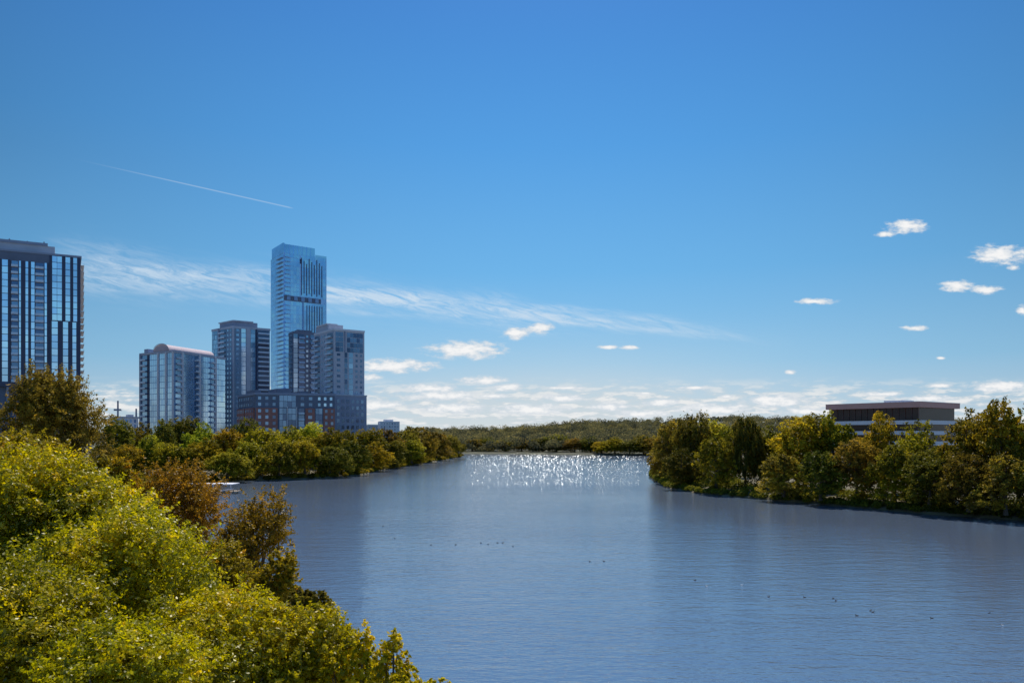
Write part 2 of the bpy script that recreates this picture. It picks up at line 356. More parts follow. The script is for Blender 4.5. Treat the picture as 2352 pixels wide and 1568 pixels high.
def crown_pts(rng, nl, nc, nf, kind, sig, spray=0.0, fat=0.0, inner=.2):
    d=rng.normal(size=(nl,3)); d/=np.linalg.norm(d,axis=1)[:,None]; d[:,2]=np.where(d[:,2]<-.75,-d[:,2],d[:,2])
    lc=d*rng.uniform(.45,.80,nl)[:,None]; lr=rng.uniform(.20,.42,nl)
    lc=np.vstack([lc,[[0,0,0],[0,0,.35],[0,0,-.4]]]); lr=np.append(lr,[.58,.45,.5])
    lt=rng.uniform(-.22,.22,len(lr))
    pr=lr**2/np.sum(lr**2); k=rng.choice(len(lr),nc,p=pr)
    dd=rng.normal(size=(nc,3)); dd/=np.linalg.norm(dd,axis=1)[:,None]
    c=lc[k]+dd*(lr[k]*rng.uniform(.6,1.12,nc))[:,None]
    dist=np.linalg.norm(c[:,None,:]-lc[None],axis=2)/lr[None]
    inside=(dist<.62).any(axis=1); keep=~inside|(rng.random(nc)<inner)
    c=c[keep]; dd=dd[keep]; k=k[keep]; nc=len(c)
    ct=rng.normal(.45,.18,nc)+lt[k]
    ci=np.repeat(np.arange(nc),nf)
    s=sig*rng.uniform(.6,1.3,nc)
    off=rng.normal(size=(nc*nf,3)); 
    if kind=='willow': off*=np.array([.7,.7,1.7]); 
    else: off*=np.array([1,1,.7])
    p=c[ci]+off*s[ci][:,None]
    if spray>0:
        sd=dd+np.array([0,0,.35 if kind!='willow' else -.5])+rng.normal(size=(nc,3))*.5; sd/=np.linalg.norm(sd,axis=1)[:,None]
        u=rng.uniform(-.6,1,nc*nf); ln=spray*rng.uniform(.4,1.4,nc)
        p=c[ci]+off*(s[ci]*.62*(1.15-.75*np.clip(u,0,1)))[:,None]+sd[ci]*(u*ln[ci])[:,None]
    if kind=='taper':
        f=np.clip(1.0-.2*(p[:,2]+.1),.3,1.2); p[:,0]*=f; p[:,1]*=f
    elif kind=='column':
        f=np.clip(1.0-.2*p[:,2],.4,1.2); p[:,0]*=f; p[:,1]*=f
    f=1+fat*np.clip(-p[:,2],0,1)**2; p[:,0]*=f; p[:,1]*=f
    nrm=dd[ci]*.8+np.array([0,0,.5])
    tone=ct[ci]+rng.normal(0,.1,len(p))
    return p,nrm,tone,lc
def trunk_mb(h, r, lobes, rad, czf, rzf, rng, lean=0):
    mb=MB(); n=7; pts=[]; rr=[]
    for i in range(n):
        f=i/(n-1); pts.append((lean*f*f+rng.normal(0,.03*r*10*f), rng.normal(0,.03*r*10*f), h*.82*f)); rr.append(r*(1-.82*f)*(1.35 if i==0 else 1))
    mb.tube(pts,rr,8)
    for lo in lobes:
        f=rng.uniform(.22,.62); i=f*(n-1); a=Vector(pts[int(i)]); b=Vector(pts[int(i)+1]); s=a.lerp(b,i-int(i))
        e=Vector((lo[0]*rad,lo[1]*rad,czf+lo[2]*rzf)); 
        if e.z<s.z+.5: e.z=s.z+rng.uniform(.3,1.5)
        m=s.lerp(e,.5)+Vector((rng.normal(0,.06)*rad,rng.normal(0,.06)*rad,-.06*rad))
        r0=r*(1-.8*f)*.55
        mb.tube([s,m,e],[r0,r0*.6,r0*.15],6)
        for q in range(2):
            e2=m.lerp(e,.5)+Vector(rng.normal(0,.22,3))*rad
            mb.tube([m,m.lerp(e2,.6),e2],[r0*.45,r0*.3,.02],5)
    return mb
PROTO={}
def make_proto(key, kind, seed, nl=22, nc=860, nf=24, leaf=.48, W=.6, sig=.07, spray=.08):
    rng=np.random.default_rng(seed); p,nrm,tone,lc=crown_pts(rng,nl,nc,nf,kind,sig,spray,.45)
    R=6.0; cz=8.1; rz=7.9
    P3=p*np.array([R,R,rz])+np.array([0,0,cz])
    low=P3[:,2]<.3; P3[low,2]=.3+rng.random(low.sum())*1.0
    cm=leaf_mesh('crown',P3,leaf,W,tone,nrm,rng,.6 if kind=='willow' else 0.0); cm.materials.append(M['olive'])
    tb=trunk_mb(16,.38,lc[:8],R,cz,rz,rng)
    me=bpy.data.meshes.new('trunk'); me.from_pydata(tb.v,[],tb.f); me.materials.append(M['bark']); me.update()
    PROTO.setdefault(key,[]).append((cm,me))
for s_ in (1,2,3,4,5,6): make_proto('round','round',s_)
for s_ in (11,12,13): make_proto('willow','willow',s_,leaf=.7,W=.35)
for s_ in (21,22,23): make_proto('taper','taper',s_,nl=26)
for s_ in (31,32): make_proto('column','column',s_,nl=22)
cnt={}
def put_tree(px, top, d, hw, mat, kind, label, group, zb=1.0, name='tree', wid=1.2, hs=1.0):
    p=P(px,d); z=ZP(top,d); r=hw/F*d*wid
    lst=PROTO[kind]; cnt[kind]=cnt.get(kind,0)+1; cm,tm=lst[cnt[kind]%len(lst)]
    e=empty(name,(p.x,p.y,zb)); tag(e,label,'shrub' if name=='shrub' else 'tree',group)
    e.rotation_euler=(0,0,random.uniform(0,6.28)); hz=(z-zb)/15.9*hs; e.scale=(r/6,r/6,hz)
    for nm,me in(('trunk',tm),('crown',cm)):
        o=bpy.data.objects.new(nm,me); C.objects.link(o); o.parent=e
        if nm=='crown':
            o.material_slots[0].link='OBJECT'; o.material_slots[0].material=M[mat]
    return e
GLB='trees along the left bank'; GR='trees along the right bank'; GF='trees on the far shore'
LB=[
(262,962,300,46,'dark','round','dark tree right behind the big olive brown tree, below the gap beside the striped tower'),
(312,972,330,38,'olive','round','olive tree just left of the barrel roofed block, behind lime willow'),
(338,1003,262,40,'lime','willow','pale lime willow, leftmost light tree below the barrel roofed block'),
(290,1020,250,40,'gold','round','golden tree low at the left, in front of the dark back row'),
(378,966,335,40,'dark','round','dark tree below the left corner of the barrel roofed block'),
(418,958,352,44,'dark','round','tallest dark crown below the middle of the barrel roofed block'),
(462,972,318,38,'lime','round','yellow green crown below the right end of the barrel roofed block'),
(400,1018,258,44,'olive','round','olive crown on the bank left of the light green waterside willow'),
(455,1008,262,46,'gold','round','gold olive crown behind the light green waterside willow'),
(520,983,320,42,'gold','round','golden crown below the grey teal tower'),
(522,1040,256,48,'lime','willow','light green willow drooping at the near left waterline'),
(567,963,372,36,'dark','round','dark crown at the left end of the brick block'),
(570,1008,276,46,'olive','willow','olive crown right behind the light green waterside willow'),
(612,983,300,48,'gold','round','golden crown below the left bays of the brick block'),
(640,1016,272,44,'olive','willow','olive willow at the waterline below the brick block left half'),
(662,980,318,46,'gold','round','golden crown below the middle of the brick block'),
(705,972,335,42,'lime','round','yellow green crown highest below the right half of the brick block'),
(700,1012,279,46,'gold','willow','gold willow at the waterline below the brick block right half'),
(748,984,322,42,'olive','round','olive crown below the right end of the brick block'),
(757,1020,286,42,'dark','willow','dark willow at the waterline below the brick block right end'),
(795,988,334,40,'olive','round','olive crown below the grey concrete tower'),
(808,1014,302,38,'dark','round','dark crown at the waterline left of the pale shore shrub'),
(843,984,360,38,'olive','round','olive crown at the right edge of the grey concrete tower'),
(858,1014,335,36,'gold','round','golden waterline crown just right of the pale shore shrub'),
(885,984,385,36,'brown','column','brown narrow crown below the small distant white block'),
(905,1012,368,32,'dark','round','dark waterline crown below the small distant white block'),
(930,981,415,36,'brown','round','brown crown just right of the small distant white block'),
(945,1010,400,30,'olive','round','olive waterline crown left of the small gold point shrub'),
(968,983,445,34,'brown','round','third tree crown from the left bank point'),
(1003,988,480,30,'brown','column','second tree crown from the left bank point'),
(1032,999,520,24,'brown','round','tree close behind the outermost tree of the left bank point'),
(1053,1012,555,15,'brown','round','outermost small tree at the tip of the left bank point')]
for a in LB: put_tree(*a,GLB)
put_tree(806,1058,301,26,'lime','round','pale low shrub at the left shore, below the dark crown','shrubs at the left waterline',.2,'shrub',1)
put_tree(966,1042,404,17,'gold','round','small gold shrub at the shore near the left bank point','shrubs at the left waterline',.2,'shrub',1)
put_tree(905,1052,352,16,'dark','round','small dark shrub at the shore between the pale and the gold shrub','shrubs at the left waterline',.2,'shrub',1)
RB=[
(1516,1030,262,24,'brown','round','low brown tree at the tip of the right bank'),
(1548,966,250,42,'brown','round','brown tree, leftmost tall one of the right bank'),
(1592,956,238,46,'brown','willow','drooping brown round topped tree second from the tip of the right bank'),
(1565,1030,222,38,'dark','round','low dark tree in front of the leftmost tall trees of the right bank'),
(1658,966,258,52,'lime','round','lighter green tree behind the ivy dark narrow one on the right bank'),
(1712,956,204,36,'dark','willow','narrow dark tree hanging like ivy on the right bank'),
(1645,1005,205,44,'olive','column','olive low crown left of the narrow ivy dark tree'),
(1775,980,208,46,'olive','round','olive crown between the narrow dark tree and the large golden one'),
(1848,953,196,68,'gold','round','large golden tree left of the office block'),
(1915,948,192,44,'olive','taper','olive tree before the left end of the office block'),
(1800,1035,182,46,'brown','column','low brown tree at the waterline below the large golden tree'),
(1885,1035,172,46,'dark','column','dark low crown at the waterline below the olive tree at the office block left end'),
(2025,952,184,50,'gold','round','tall golden olive tree in front of the office block centre'),
(1968,1008,171,52,'brown','round','brown spreading low tree below the office block left half'),
(2055,1012,162,50,'olive','column','olive low tree in front of the tall golden olive tree'),
(2115,970,168,56,'gold','round','golden tree before the right corner of the office block'),
(2135,1035,153,54,'dark','round','dark low crown at the waterline below the golden corner tree'),
(2218,944,156,56,'olive','round','tall olive tree just right of the office block'),
(2225,1040,146,54,'brown','column','brown low crown at the waterline below the tall olive tree'),
(2300,920,150,62,'gold','round','tallest golden green tree of the right bank near the photo edge'),
(2310,1035,140,54,'brown','column','low brown crown at the waterline near the right photo edge'),
(2395,922,148,64,'olive','taper','tall tree cut off by the right photo edge'),
(2400,1040,136,48,'dark','round','low dark crown cut off by the right photo edge')]
for a in RB: put_tree(*a,GR,wid=1.26,hs=1.0)
FR=[(1085,1008,690,24),(1120,1004,700,28),(1160,1010,680,22),(1198,1006,690,28),(1238,1006,672,24),(1278,998,668,32),(1320,1006,655,26),(1356,1002,650,30),(1382,1014,622,24),(1412,1004,612,30),(1446,1012,600,26),(1478,1000,605,30),(1505,1006,598,26)]
labs=['first','second','third','fourth','fifth','sixth','seventh','eighth','ninth','tenth','eleventh','twelfth','thirteenth']
for i,(px,tp,d,hw) in enumerate(FR):
    put_tree(px,tp,d,hw,['brown','dark','olive'][i%3] if i not in(8,9) else 'gold','round','%s small crown from the left along the far shore, in the gap between both banks'%labs[i],GF,.6)
# foreground trees (unique)
def fg_tree(px,py,d,rpx,rpy,mat,label,seed,leaf=.16,W=.5,dens=1.0,kind='round',name='tree',group='foreground trees on the near left bank',nl=24,zb=1.5,sig=.055,nf=34,spray=.15):
    rng=np.random.default_rng(seed); R=rpx/F*d; RZ=rpy/F*d
    area=4*math.pi*R*RZ; nleaf=area*dens*4.0/(leaf*leaf*W*.5); nc=int(nleaf/nf/.66)
    p,nrm,tone,lc=crown_pts(rng,nl,nc,nf,kind,sig,spray,0,.3)
    q=P(px,d); zc=ZP(py,d); e=empty(name,(q.x,q.y,zb)); tag(e,label,'tree' if name=='tree' else 'shrub',group)
    me=leaf_mesh('crown',p*np.array([R,R,RZ])+np.array([0,0,zc-zb]),leaf,W,tone,nrm,rng); me.materials.append(M[mat])
    o=bpy.data.objects.new('crown',me); C.objects.link(o); o.parent=e
    tb=trunk_mb((zc-zb)+RZ*.6,.05+.035*R+.1,lc[:11],R,zc-zb,RZ,rng)
    m2=bpy.data.meshes.new('trunk'); m2.from_pydata(tb.v,[],tb.f); m2.materials.append(M['bark']); m2.update()
    o=bpy.data.objects.new('trunk',m2); C.objects.link(o); o.parent=e
fg_tree(118,978,85,116,122,'brown','big olive brown tree in front of the striped tower at left',131,leaf=.32,W=.35,kind='taper',nl=34,dens=.55,spray=.22)
fg_tree(20,1110,48,150,140,'fgolive','olive and rust crown at the far left edge, below the big olive brown tree',102,leaf=.2)
fg_tree(255,1120,62,75,70,'fgolive','small olive crown above the bright green mass, left of the orange brown tree',103,leaf=.2)
fg_tree(110,1235,36,225,185,'green','bright green crown at left, upper part of the foreground mass',104,leaf=.17,nl=40,spray=.2)
fg_tree(300,1290,33,130,120,'green','smaller bright green crown filling the slope between upper and middle crowns',118,leaf=.16,spray=.2)
fg_tree(275,1400,30,225,195,'green','bright green crown in the middle of the foreground mass',105,leaf=.15,nl=40,spray=.19)
fg_tree(40,1510,24,230,210,'green','bright green crown filling the bottom left corner',106,leaf=.13,nl=40,spray=.19)
fg_tree(480,1535,25,225,180,'green','bright green crown at the bottom, right part of the foreground mass',107,leaf=.13,nl=40,spray=.19)
fg_tree(680,1550,26,160,160,'yellow','yellow green crown low at the bottom, next to the water',108,leaf=.14,nl=34,spray=.19)
fg_tree(260,1580,20,200,140,'green','bright green crown lowest at the bottom edge, between the corner and middle crowns',117,leaf=.12,nl=34,spray=.19)
fg_tree(415,1190,62,110,125,'rust','orange brown tree behind the bright green mass, left of the reddish one',109,leaf=.22,dens=.34,spray=.26,nl=30)
fg_tree(590,1245,52,95,112,'rust','reddish brown tree hanging over the water, rightmost of the rusty trees',110,leaf=.19,dens=.36,spray=.26,nl=30)
fg_tree(480,1330,46,115,95,'fgolive','olive lower tree between the orange brown tree and the green mass',111,leaf=.18,dens=.8)
fg_tree(635,1340,42,65,70,'fgolive','olive crown hanging below the reddish brown tree',112,leaf=.17,dens=.8)
fg_tree(705,1405,36,62,55,'brown','greyish brown bush right above the yellow green crown',113,leaf=.15,dens=.8,name='shrub')
fg_tree(815,1530,24,70,90,'yellow','pale yellow green sapling at the water side of the foreground mass',114,leaf=.12,dens=.6)
fg_tree(905,1530,19,60,80,'yellow','loose yellow sprig reaching out over the water at the bottom',115,leaf=.12,dens=.28,nl=9,nf=14,sig=.07)
fg_tree(950,1590,18,75,55,'yellow','lowest yellow leafy bush at the bottom edge beside the water',116,leaf=.11,dens=.5,name='shrub')
# ------------------------------------------------------------ terrain
def vn(x,y):
    return (math.sin(x*.013+1.3)*math.cos(y*.011)+.5*math.sin(x*.031+y*.023)+.25*math.sin(x*.07-y*.05))
def strip(name, pts, axis, sign, offs, zs, mat, sub=8):
    P2=[]
    for a,b in zip(pts[:-1],pts[1:]):
        for k in range(sub):
            t=k/sub; P2.append((a[0]+(b[0]-a[0])*t,a[1]+(b[1]-a[1])*t))
    P2.append(pts[-1]); mb=MB(); n=len(P2)
    for i,(x,y) in enumerate(P2):
        j=random.uniform(-1,1)*(1 if abs(x)<300 else 0)
        for k,o in enumerate(offs):
            mb.v.append((x+sign*o+ (j if k<2 else 0),y,zs[k]))
    m=len(offs)
    for i in range(n-1):
        for k in range(m-1):
            f=[i*m+k,(i+1)*m+k,(i+1)*m+k+1,i*m+k+1]
            if sign<0: f=f[::-1]
            mb.f.append(f); mb.m.append(0)
    o=mb.build(name,mat); tag(o,kind='structure'); return o
LS=[(0,-40),(-1,5),(-5,20),(-11,40),(-22,60),(-45,90),(-78,150),(-100,200),(-98,240),(-95,256),(-86,265),(-71,274),(-60,290),(-57,305),(-56,340),(-50,403),(-42,480),(-35,572),(-60,600),(-120,640),(-200,700)]
RS=[(150,-40),(115,100),(90,141),(78,154),(68,171),(55,193),(48,205),(44,232),(50,289),(70,400),(103,560),(120,640)]
strip('left_bank_ground',LS,'x',-1,[0,1.0,6,60,4000],[-.3,.5,1.2,2.4,5],M['dirt'])
strip('right_bank_ground',RS,'x',1,[0,1.0,6,60,4000],[-.3,.5,1.2,2.4,4],M['dirt'])
def ridge(px): 
    xs=[-400,850,1000,1150,1250,1320,1500,1560,1650,1850,2000,2400,4000]; ys=[985,985,986,984,978,969,970,968,958,958,964,975,980]
    return float(np.interp(px,xs,ys))
def hillz(x,y):
    px=1176+x/y*F; d=min(y,1500); top=ZP(ridge(px),1500)-9
    t=min(1,max(0,(y-660)/840)); t=t*t*(3-2*t)
    return 1.2+(top-1.2)*t+vn(x,y)*3.4*t
def fsh(x): return float(np.interp(x,[-3000,-200,-40,0,60,103,200,3000],[690,690,655,650,610,590,600,600]))
mb=MB(); XS=np.concatenate([np.linspace(-1500,-300,14),np.linspace(-260,1500,70),np.linspace(1600,3000,10)]); YO=[0,2,10,40,90,150,230,320,420,520,620,720,820,900,1100,1500,2500,6000]
for x in XS:
    y0=fsh(x)+random.uniform(-2,2)
    for k,o in enumerate(YO):
        y=y0+o; z=-.3 if k==0 else (.6 if k==1 else hillz(x,y) if y<1600 else hillz(x*1500/y,1500)*(1 if y<2500 else .6))
        mb.v.append((x*(1 if y<1700 else y/1700),y,z))
m=len(YO)
for i in range(len(XS)-1):
    for k in range(m-1): mb.f.append([i*m+k,(i+1)*m+k,(i+1)*m+k+1,i*m+k+1]); mb.m.append(0)
tag(mb.build('hills',M['hill'],smooth=True),kind='structure')
def lumps(name,label,items,leaf,mat,n,seed,W=.7,tv=.22):
    rng=np.random.default_rng(seed); Cs=[];Ns=[];Ts=[]
    for x,y,z,R in items:
        d=rng.normal(size=(n,3)); d/=np.linalg.norm(d,axis=1)[:,None]; d[:,2]=np.abs(d[:,2])-.15
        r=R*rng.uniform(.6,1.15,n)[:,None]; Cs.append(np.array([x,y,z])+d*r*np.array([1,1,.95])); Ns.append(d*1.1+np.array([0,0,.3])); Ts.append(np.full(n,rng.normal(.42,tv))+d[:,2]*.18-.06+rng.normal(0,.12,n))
    me=leaf_mesh(name,np.vstack(Cs),leaf,W,np.concatenate(Ts),np.vstack(Ns),rng); me.materials.append(mat)
    o=bpy.data.objects.new(name,me); C.objects.link(o); tag(o,label,'woodland' if 'forest' in name else 'undergrowth',kind='stuff')
rng=np.random.default_rng(55); it=[]
for i in range(3600):
    y=640+930*rng.random()**1.1; px=rng.uniform(930,2420) if rng.random()<.8 else rng.uniform(1050,1560)
    x=(px-1176)/F*y
    if y<fsh(x)+14: continue
    big=rng.random()<.25
    it.append((x,y,hillz(x,y)+rng.uniform(1,6)+(3 if big else 0),rng.uniform(4,7.5)*(1.3 if big else 1)))
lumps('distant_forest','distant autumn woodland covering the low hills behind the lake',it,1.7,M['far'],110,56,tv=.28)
def along(pts,y0,y1,n,sign,omax,hmax):
    r=[]; ys=[p[1] for p in pts]; xs=[p[0] for p in pts]
    for i in range(n):
        y=rng.uniform(y0,y1); o=rng.uniform(-.3,1)**2*omax; x=float(np.interp(y,ys,xs))+sign*(o+.6)
        r.append((x,y,.5+rng.uniform(0,.35)*hmax*min(1,.3+o/8),rng.uniform(.8,1)*(1.0+min(o/6,1)*hmax*.4)))
    return r
lumps('bank_undergrowth','dark leafy undergrowth lining the right waterline under the trees',along(RS,120,330,600,1,20,3.2),.5,M['dark'],150,57)
lumps('bank_undergrowth','leafy undergrowth lining the left waterline under the trees',along(LS[:18],215,575,850,-1,26,3.6),.6,M['olive'],110,58)
lumps('bank_undergrowth','low brush on the near left bank behind the foreground trees',along(LS[:8],15,200,420,-1,40,4.5),.5,M['brown'],110,59)
# ------------------------------------------------------------ water
def watermat():
    m,nt,N,L=nodes('lake_water'); o=N.new('ShaderNodeOutputMaterial'); b=N.new('ShaderNodeBsdfPrincipled')
    b.inputs['Base Color'].default_value=(.085,.115,.17,1); b.inputs['IOR'].default_value=3.6; b.inputs['Roughness'].default_value=.085
    g=N.new('ShaderNodeNewGeometry')
    def noise(sx,sy,sc,det,rot=0):
        mp=N.new('ShaderNodeMapping'); mp.inputs['Scale'].default_value=(sx,sy,1); mp.inputs['Rotation'].default_value=(0,0,rot)
        L.new(g.outputs['Position'],mp.inputs[0]); n=N.new('ShaderNodeTexNoise'); n.inputs['Scale'].default_value=sc; n.inputs['Detail'].default_value=det
        L.new(mp.outputs[0],n.inputs['Vector']); return n.outputs['Fac']
    n1=noise(.4,1,3.6,3,.35); n2=noise(.4,1,1.3,3,-.2); n4=noise(.35,1,.45,2,.15); n3=noise(.3,1,.03,3,.1)
    def mth(op,a,bv):
        k=N.new('ShaderNodeMath'); k.operation=op
        for i,v in enumerate((a,bv)):
            if hasattr(v,'links'): L.new(v,k.inputs[i])
            else: k.inputs[i].default_value=v
        return k.outputs[0]
    h=mth('ADD',mth('ADD',mth('MULTIPLY',n1,.6),mth('MULTIPLY',n2,1.0)),mth('MULTIPLY',n4,1.3))
    st=mth('ADD',mth('MULTIPLY',n3,.8),.2)
    bp=N.new('ShaderNodeBump'); bp.inputs['Distance'].default_value=.12; L.new(h,bp.inputs['Height']); L.new(st,bp.inputs['Strength'])
    L.new(bp.outputs[0],b.inputs['Normal'])
    L.new(b.outputs[0],o.inputs[0]); return m
def glintmat():
    m,nt,N,L=nodes('sun_glint_facets'); o=N.new('ShaderNodeOutputMaterial'); b=N.new('ShaderNodeBsdfPrincipled')
    b.inputs['Base Color'].default_value=(.36,.38,.41,1); b.inputs['Roughness'].default_value=.32; b.inputs['Metallic'].default_value=1
    L.new(b.outputs[0],o.inputs[0]); return m
SE=math.radians(56); SA=math.radians(4)
sdir=Vector((math.sin(SA)*math.cos(SE),math.cos(SA)*math.cos(SE),math.sin(SE)))
mb=MB(); mb.poly([(-4000,-300,0),(4000,-300,0),(4000,1200,0),(-4000,1200,0)],0)
for i in range(2200):  # small tilted metal facets added on the water to make the sun glitter
    py=1043+ (abs(random.gauss(0,1))*24 if i%3 else random.uniform(0,70)); px=random.uniform(1075,1495) if i%2 else random.gauss(1280,130)
    if py>1125 or py<1042 or px<1070 or px>1500: continue
    d=F*H/(py-1000); x=(px-1176)/F*d
    s=random.uniform(.03,.11)*d/560; tilt=math.radians(28+random.gauss(0,3)); az=random.gauss(0,.12)
    up=Vector((math.sin(az)*.2,math.cos(tilt),math.sin(tilt))).normalized(); rt=Vector((1,math.sin(az),0)).normalized()
    c=Vector((x,d,.03+s*.4))
    mb.poly([c-rt*s-up*s*.6,c+rt*s-up*s*.6,c+rt*s+up*s*.6,c-rt*s+up*s*.6],1)
w=mb.build('lake_water',[watermat(),glintmat()]); tag(w,kind='structure')
# ------------------------------------------------------------ docks, boats, ducks
def dock(px,py,wd,dp,label):
    d=F*H/(py-1000); p=P(px,d); r=empty('dock',(p.x,p.y,0)); tag(r,label,'dock')
    mb=MB()
    n=int(wd/.3)
    for k in range(n): mb.box(p.x-wd/2+k*wd/n,p.x-wd/2+(k+.9)*wd/n,p.y-dp/2,p.y+dp/2,.55,.63)
    mb.build('deck',M['wood'],r)
    for sx in(-.45,0,.45):
        for sy in(-.42,.42):
            mb=MB(); x=p.x+sx*wd; y=p.y+sy*dp; mb.tube([(x,y,-1),(x,y,1.2)],[.13,.12],8); mb.build('post',M['wood'],r)
    return p
p=dock(462,1132,20,4,'low wooden boat dock seen behind the rusty trees on the left')
r=empty('boat_shelter',(p.x-3,p.y+6,0)); tag(r,'flat white roofed boat shelter behind the low wooden dock','shelter')
mb=MB(); mb.box(p.x-9,p.x+7,p.y+3,p.y+9,2.0,2.2); mb.build('roof',M['white'],r)
for sx in(-8.6,-3,2,6.6):
    mb=MB(); mb.tube([(p.x+sx,p.y+3.3,-.5),(p.x+sx,p.y+3.3,2.0)],[.1,.1],6); mb.build('post',M['white'],r)
def canoe(x,y,z,L_,rot,label,mat):
    r=empty('canoe',(x,y,z)); r.rotation_euler=(0,0,rot); tag(r,label,'canoe','canoes at the left dock')
    ORG[r.name]=Vector((0,0,0)); mb=MB(); n=12; rows=[]
    for i in range(n+1):
        f=i/n*2-1; w_=.42*(1-abs(f)**2.4)+.02; zt_=.32+.16*abs(f)**3; row=[]
        for a in(-1,-.8,-.4,0,.4,.8,1): row.append((f*L_/2,a*w_,(zt_ if abs(a)==1 else .02+.25*abs(a)**3)))
        rows.append(row)
    for i in range(n):
        for k in range(6): mb.poly([rows[i][k],rows[i+1][k],rows[i+1][k+1],rows[i][k+1]])
    mb.build('hull',mat,r,True)
    for sx in(-1,1):
        mb=MB(); mb.box(sx-.12,sx+.12,-.36,.36,.24,.27); mb.build('seat',M['wood'],r)
canoe(p.x+4,p.y-4,.0,5,.1,'white canoe floating nearest to the open water beside the dock',M['white'])
canoe(p.x-2,p.y-4.5,.0,5,-.15,'white canoe floating in front of the middle of the dock',M['white'])
canoe(p.x+7,p.y-.2,.64,4.6,1.2,'pale canoe lying on the right end of the dock deck',M['lconc'])
dock(1475,1046,26,4,'far low pier jutting from the far shore just left of the right bank tip')
dock(1215,1041.5,46,3,'long low boardwalk at the waterline in the middle of the far shore')
def duck_mesh():
    mb=MB()
    pts=[(-.30,0,.17),(-.22,0,.12),(-.1,0,.09),(.05,0,.09),(.16,0,.12),(.2,0,.2),(.22,0,.29),(.25,0,.34),(.30,0,.34)]
    rr=[.015,.06,.115,.125,.09,.05,.045,.06,.03]
    mb.tube(pts,rr,10); return mb
dm=duck_mesh(); dme=bpy.data.meshes.new('duck_body'); dme.from_pydata(dm.v,[],dm.f); dme.polygons.foreach_set('use_smooth',[True]*len(dm.f)); dme.materials.append(M['duck']); dme.update()
bk=MB(); bk.tube([(.32,0,.335),(.38,0,.325)],[.022,.012],6,sq=.5); bme=bpy.data.meshes.new('beak'); bme.from_pydata(bk.v,[],bk.f); bme.materials.append(M['beak']); bme.update()
DK=[(880,1208,'lone duck farthest left near the shaded water'),(907,1236,'duck left of the mid lake row, below the farthest left duck'),(990,1251,'duck just left of the mid lake row'),
(1047,1250,'leftmost duck of the mid lake row'),(1105,1246,'second duck from the left in the mid lake row'),(1121,1249,'third duck from the left in the mid lake row'),(1143,1246,'fourth duck from the left in the mid lake row'),(1155,1246,'fifth duck from the left in the mid lake row'),(1178,1254,'rightmost duck of the mid lake row'),
(1355,1289,'left duck of the pair right of the mid lake row'),(1387,1288,'right duck of the pair right of the mid lake row'),(1596,1332,'single duck between the centre pair and the right hand ducks'),
(1848,1371,'leftmost of the right hand ducks'),(1914,1374,'upper duck of the close pair at right'),(1920,1379,'lower duck of the close pair at right'),(1968,1413,'duck lowest left of the tight right hand pair'),(1999,1402,'left duck of the tight pair at lower right'),(2005,1405,'right duck of the tight pair at lower right'),(2140,1419,'single duck right of the tight pair at lower right'),(2272,1407,'dark duck nearest the right photo edge'),
(1765,1370,'small duck left of the right hand ducks'),(1623,1346,'white gull left of centre between the single ducks'),(1704,1343,'small pale gull right of the white gull'),(2302,1436,'white gull near the right photo edge')]
for px,py,lab in DK:
    d=F*H/(py-1000); q=P(px,d); wh='gull' in lab
    e=empty('gull' if wh else 'duck',(q.x,q.y,-.03)); e.rotation_euler=(0,0,random.choice([0,3.14])+random.uniform(-.7,.7)); e.scale=(.46,)*3
    tag(e,lab,'gull' if wh else 'duck','gulls on the lake' if wh else 'ducks on the lake')
    o=bpy.data.objects.new('body',dme); C.objects.link(o); o.parent=e
    if wh: o.material_slots[0].link='OBJECT'; o.material_slots[0].material=M['gull']
    o=bpy.data.objects.new('beak',bme); C.objects.link(o); o.parent=e
# ------------------------------------------------------------ world
w=bpy.data.worlds.new('World'); bpy.context.scene.world=w; w.use_nodes=True
nt=w.node_tree; N=nt.nodes; L=nt.links; N.clear()
def mth(op,a,b=None,clamp=False):
    k=N.new('ShaderNodeMath'); k.operation=op; k.use_clamp=clamp
    for i,v in enumerate((a,b)):
        if v is None: continue
        if hasattr(v,'links'): L.new(v,k.inputs[i])
        else: k.inputs[i].default_value=v
    return k.outputs[0]
def rng_(v,a,b,c,d,smooth=True):
    k=N.new('ShaderNodeMapRange'); k.interpolation_type='SMOOTHSTEP' if smooth else 'LINEAR'
    L.new(v,k.inputs[0])
    for i,x in enumerate((a,b,c,d)): k.inputs[i+1].default_value=x
    return k.outputs[0]
out=N.new('ShaderNodeOutputWorld'); bg=N.new('ShaderNodeBackground'); bg.inputs[1].default_value=.1
sky=N.new('ShaderNodeTexSky'); sky.sky_type='NISHITA'; sky.sun_disc=False; sky.sun_elevation=SE; sky.sun_rotation=SA
sky.air_density=1.0; sky.dust_density=.3; sky.ozone_density=4.0
tc=N.new('ShaderNodeTexCoord'); sp=N.new('ShaderNodeSeparateXYZ'); L.new(tc.outputs['Generated'],sp.inputs[0])
ay=mth('MAXIMUM',mth('ABSOLUTE',sp.outputs[1]),.02)
X=mth('ADD',mth('MULTIPLY',mth('DIVIDE',sp.outputs[0],ay),F),1176.0)
Y=mth('SUBTRACT',1000.0,mth('MULTIPLY',mth('DIVIDE',sp.outputs[2],ay),F))
cb=N.new('ShaderNodeCombineXYZ'); L.new(X,cb.inputs[0]); L.new(Y,cb.inputs[1]); XY=cb.outputs[0]
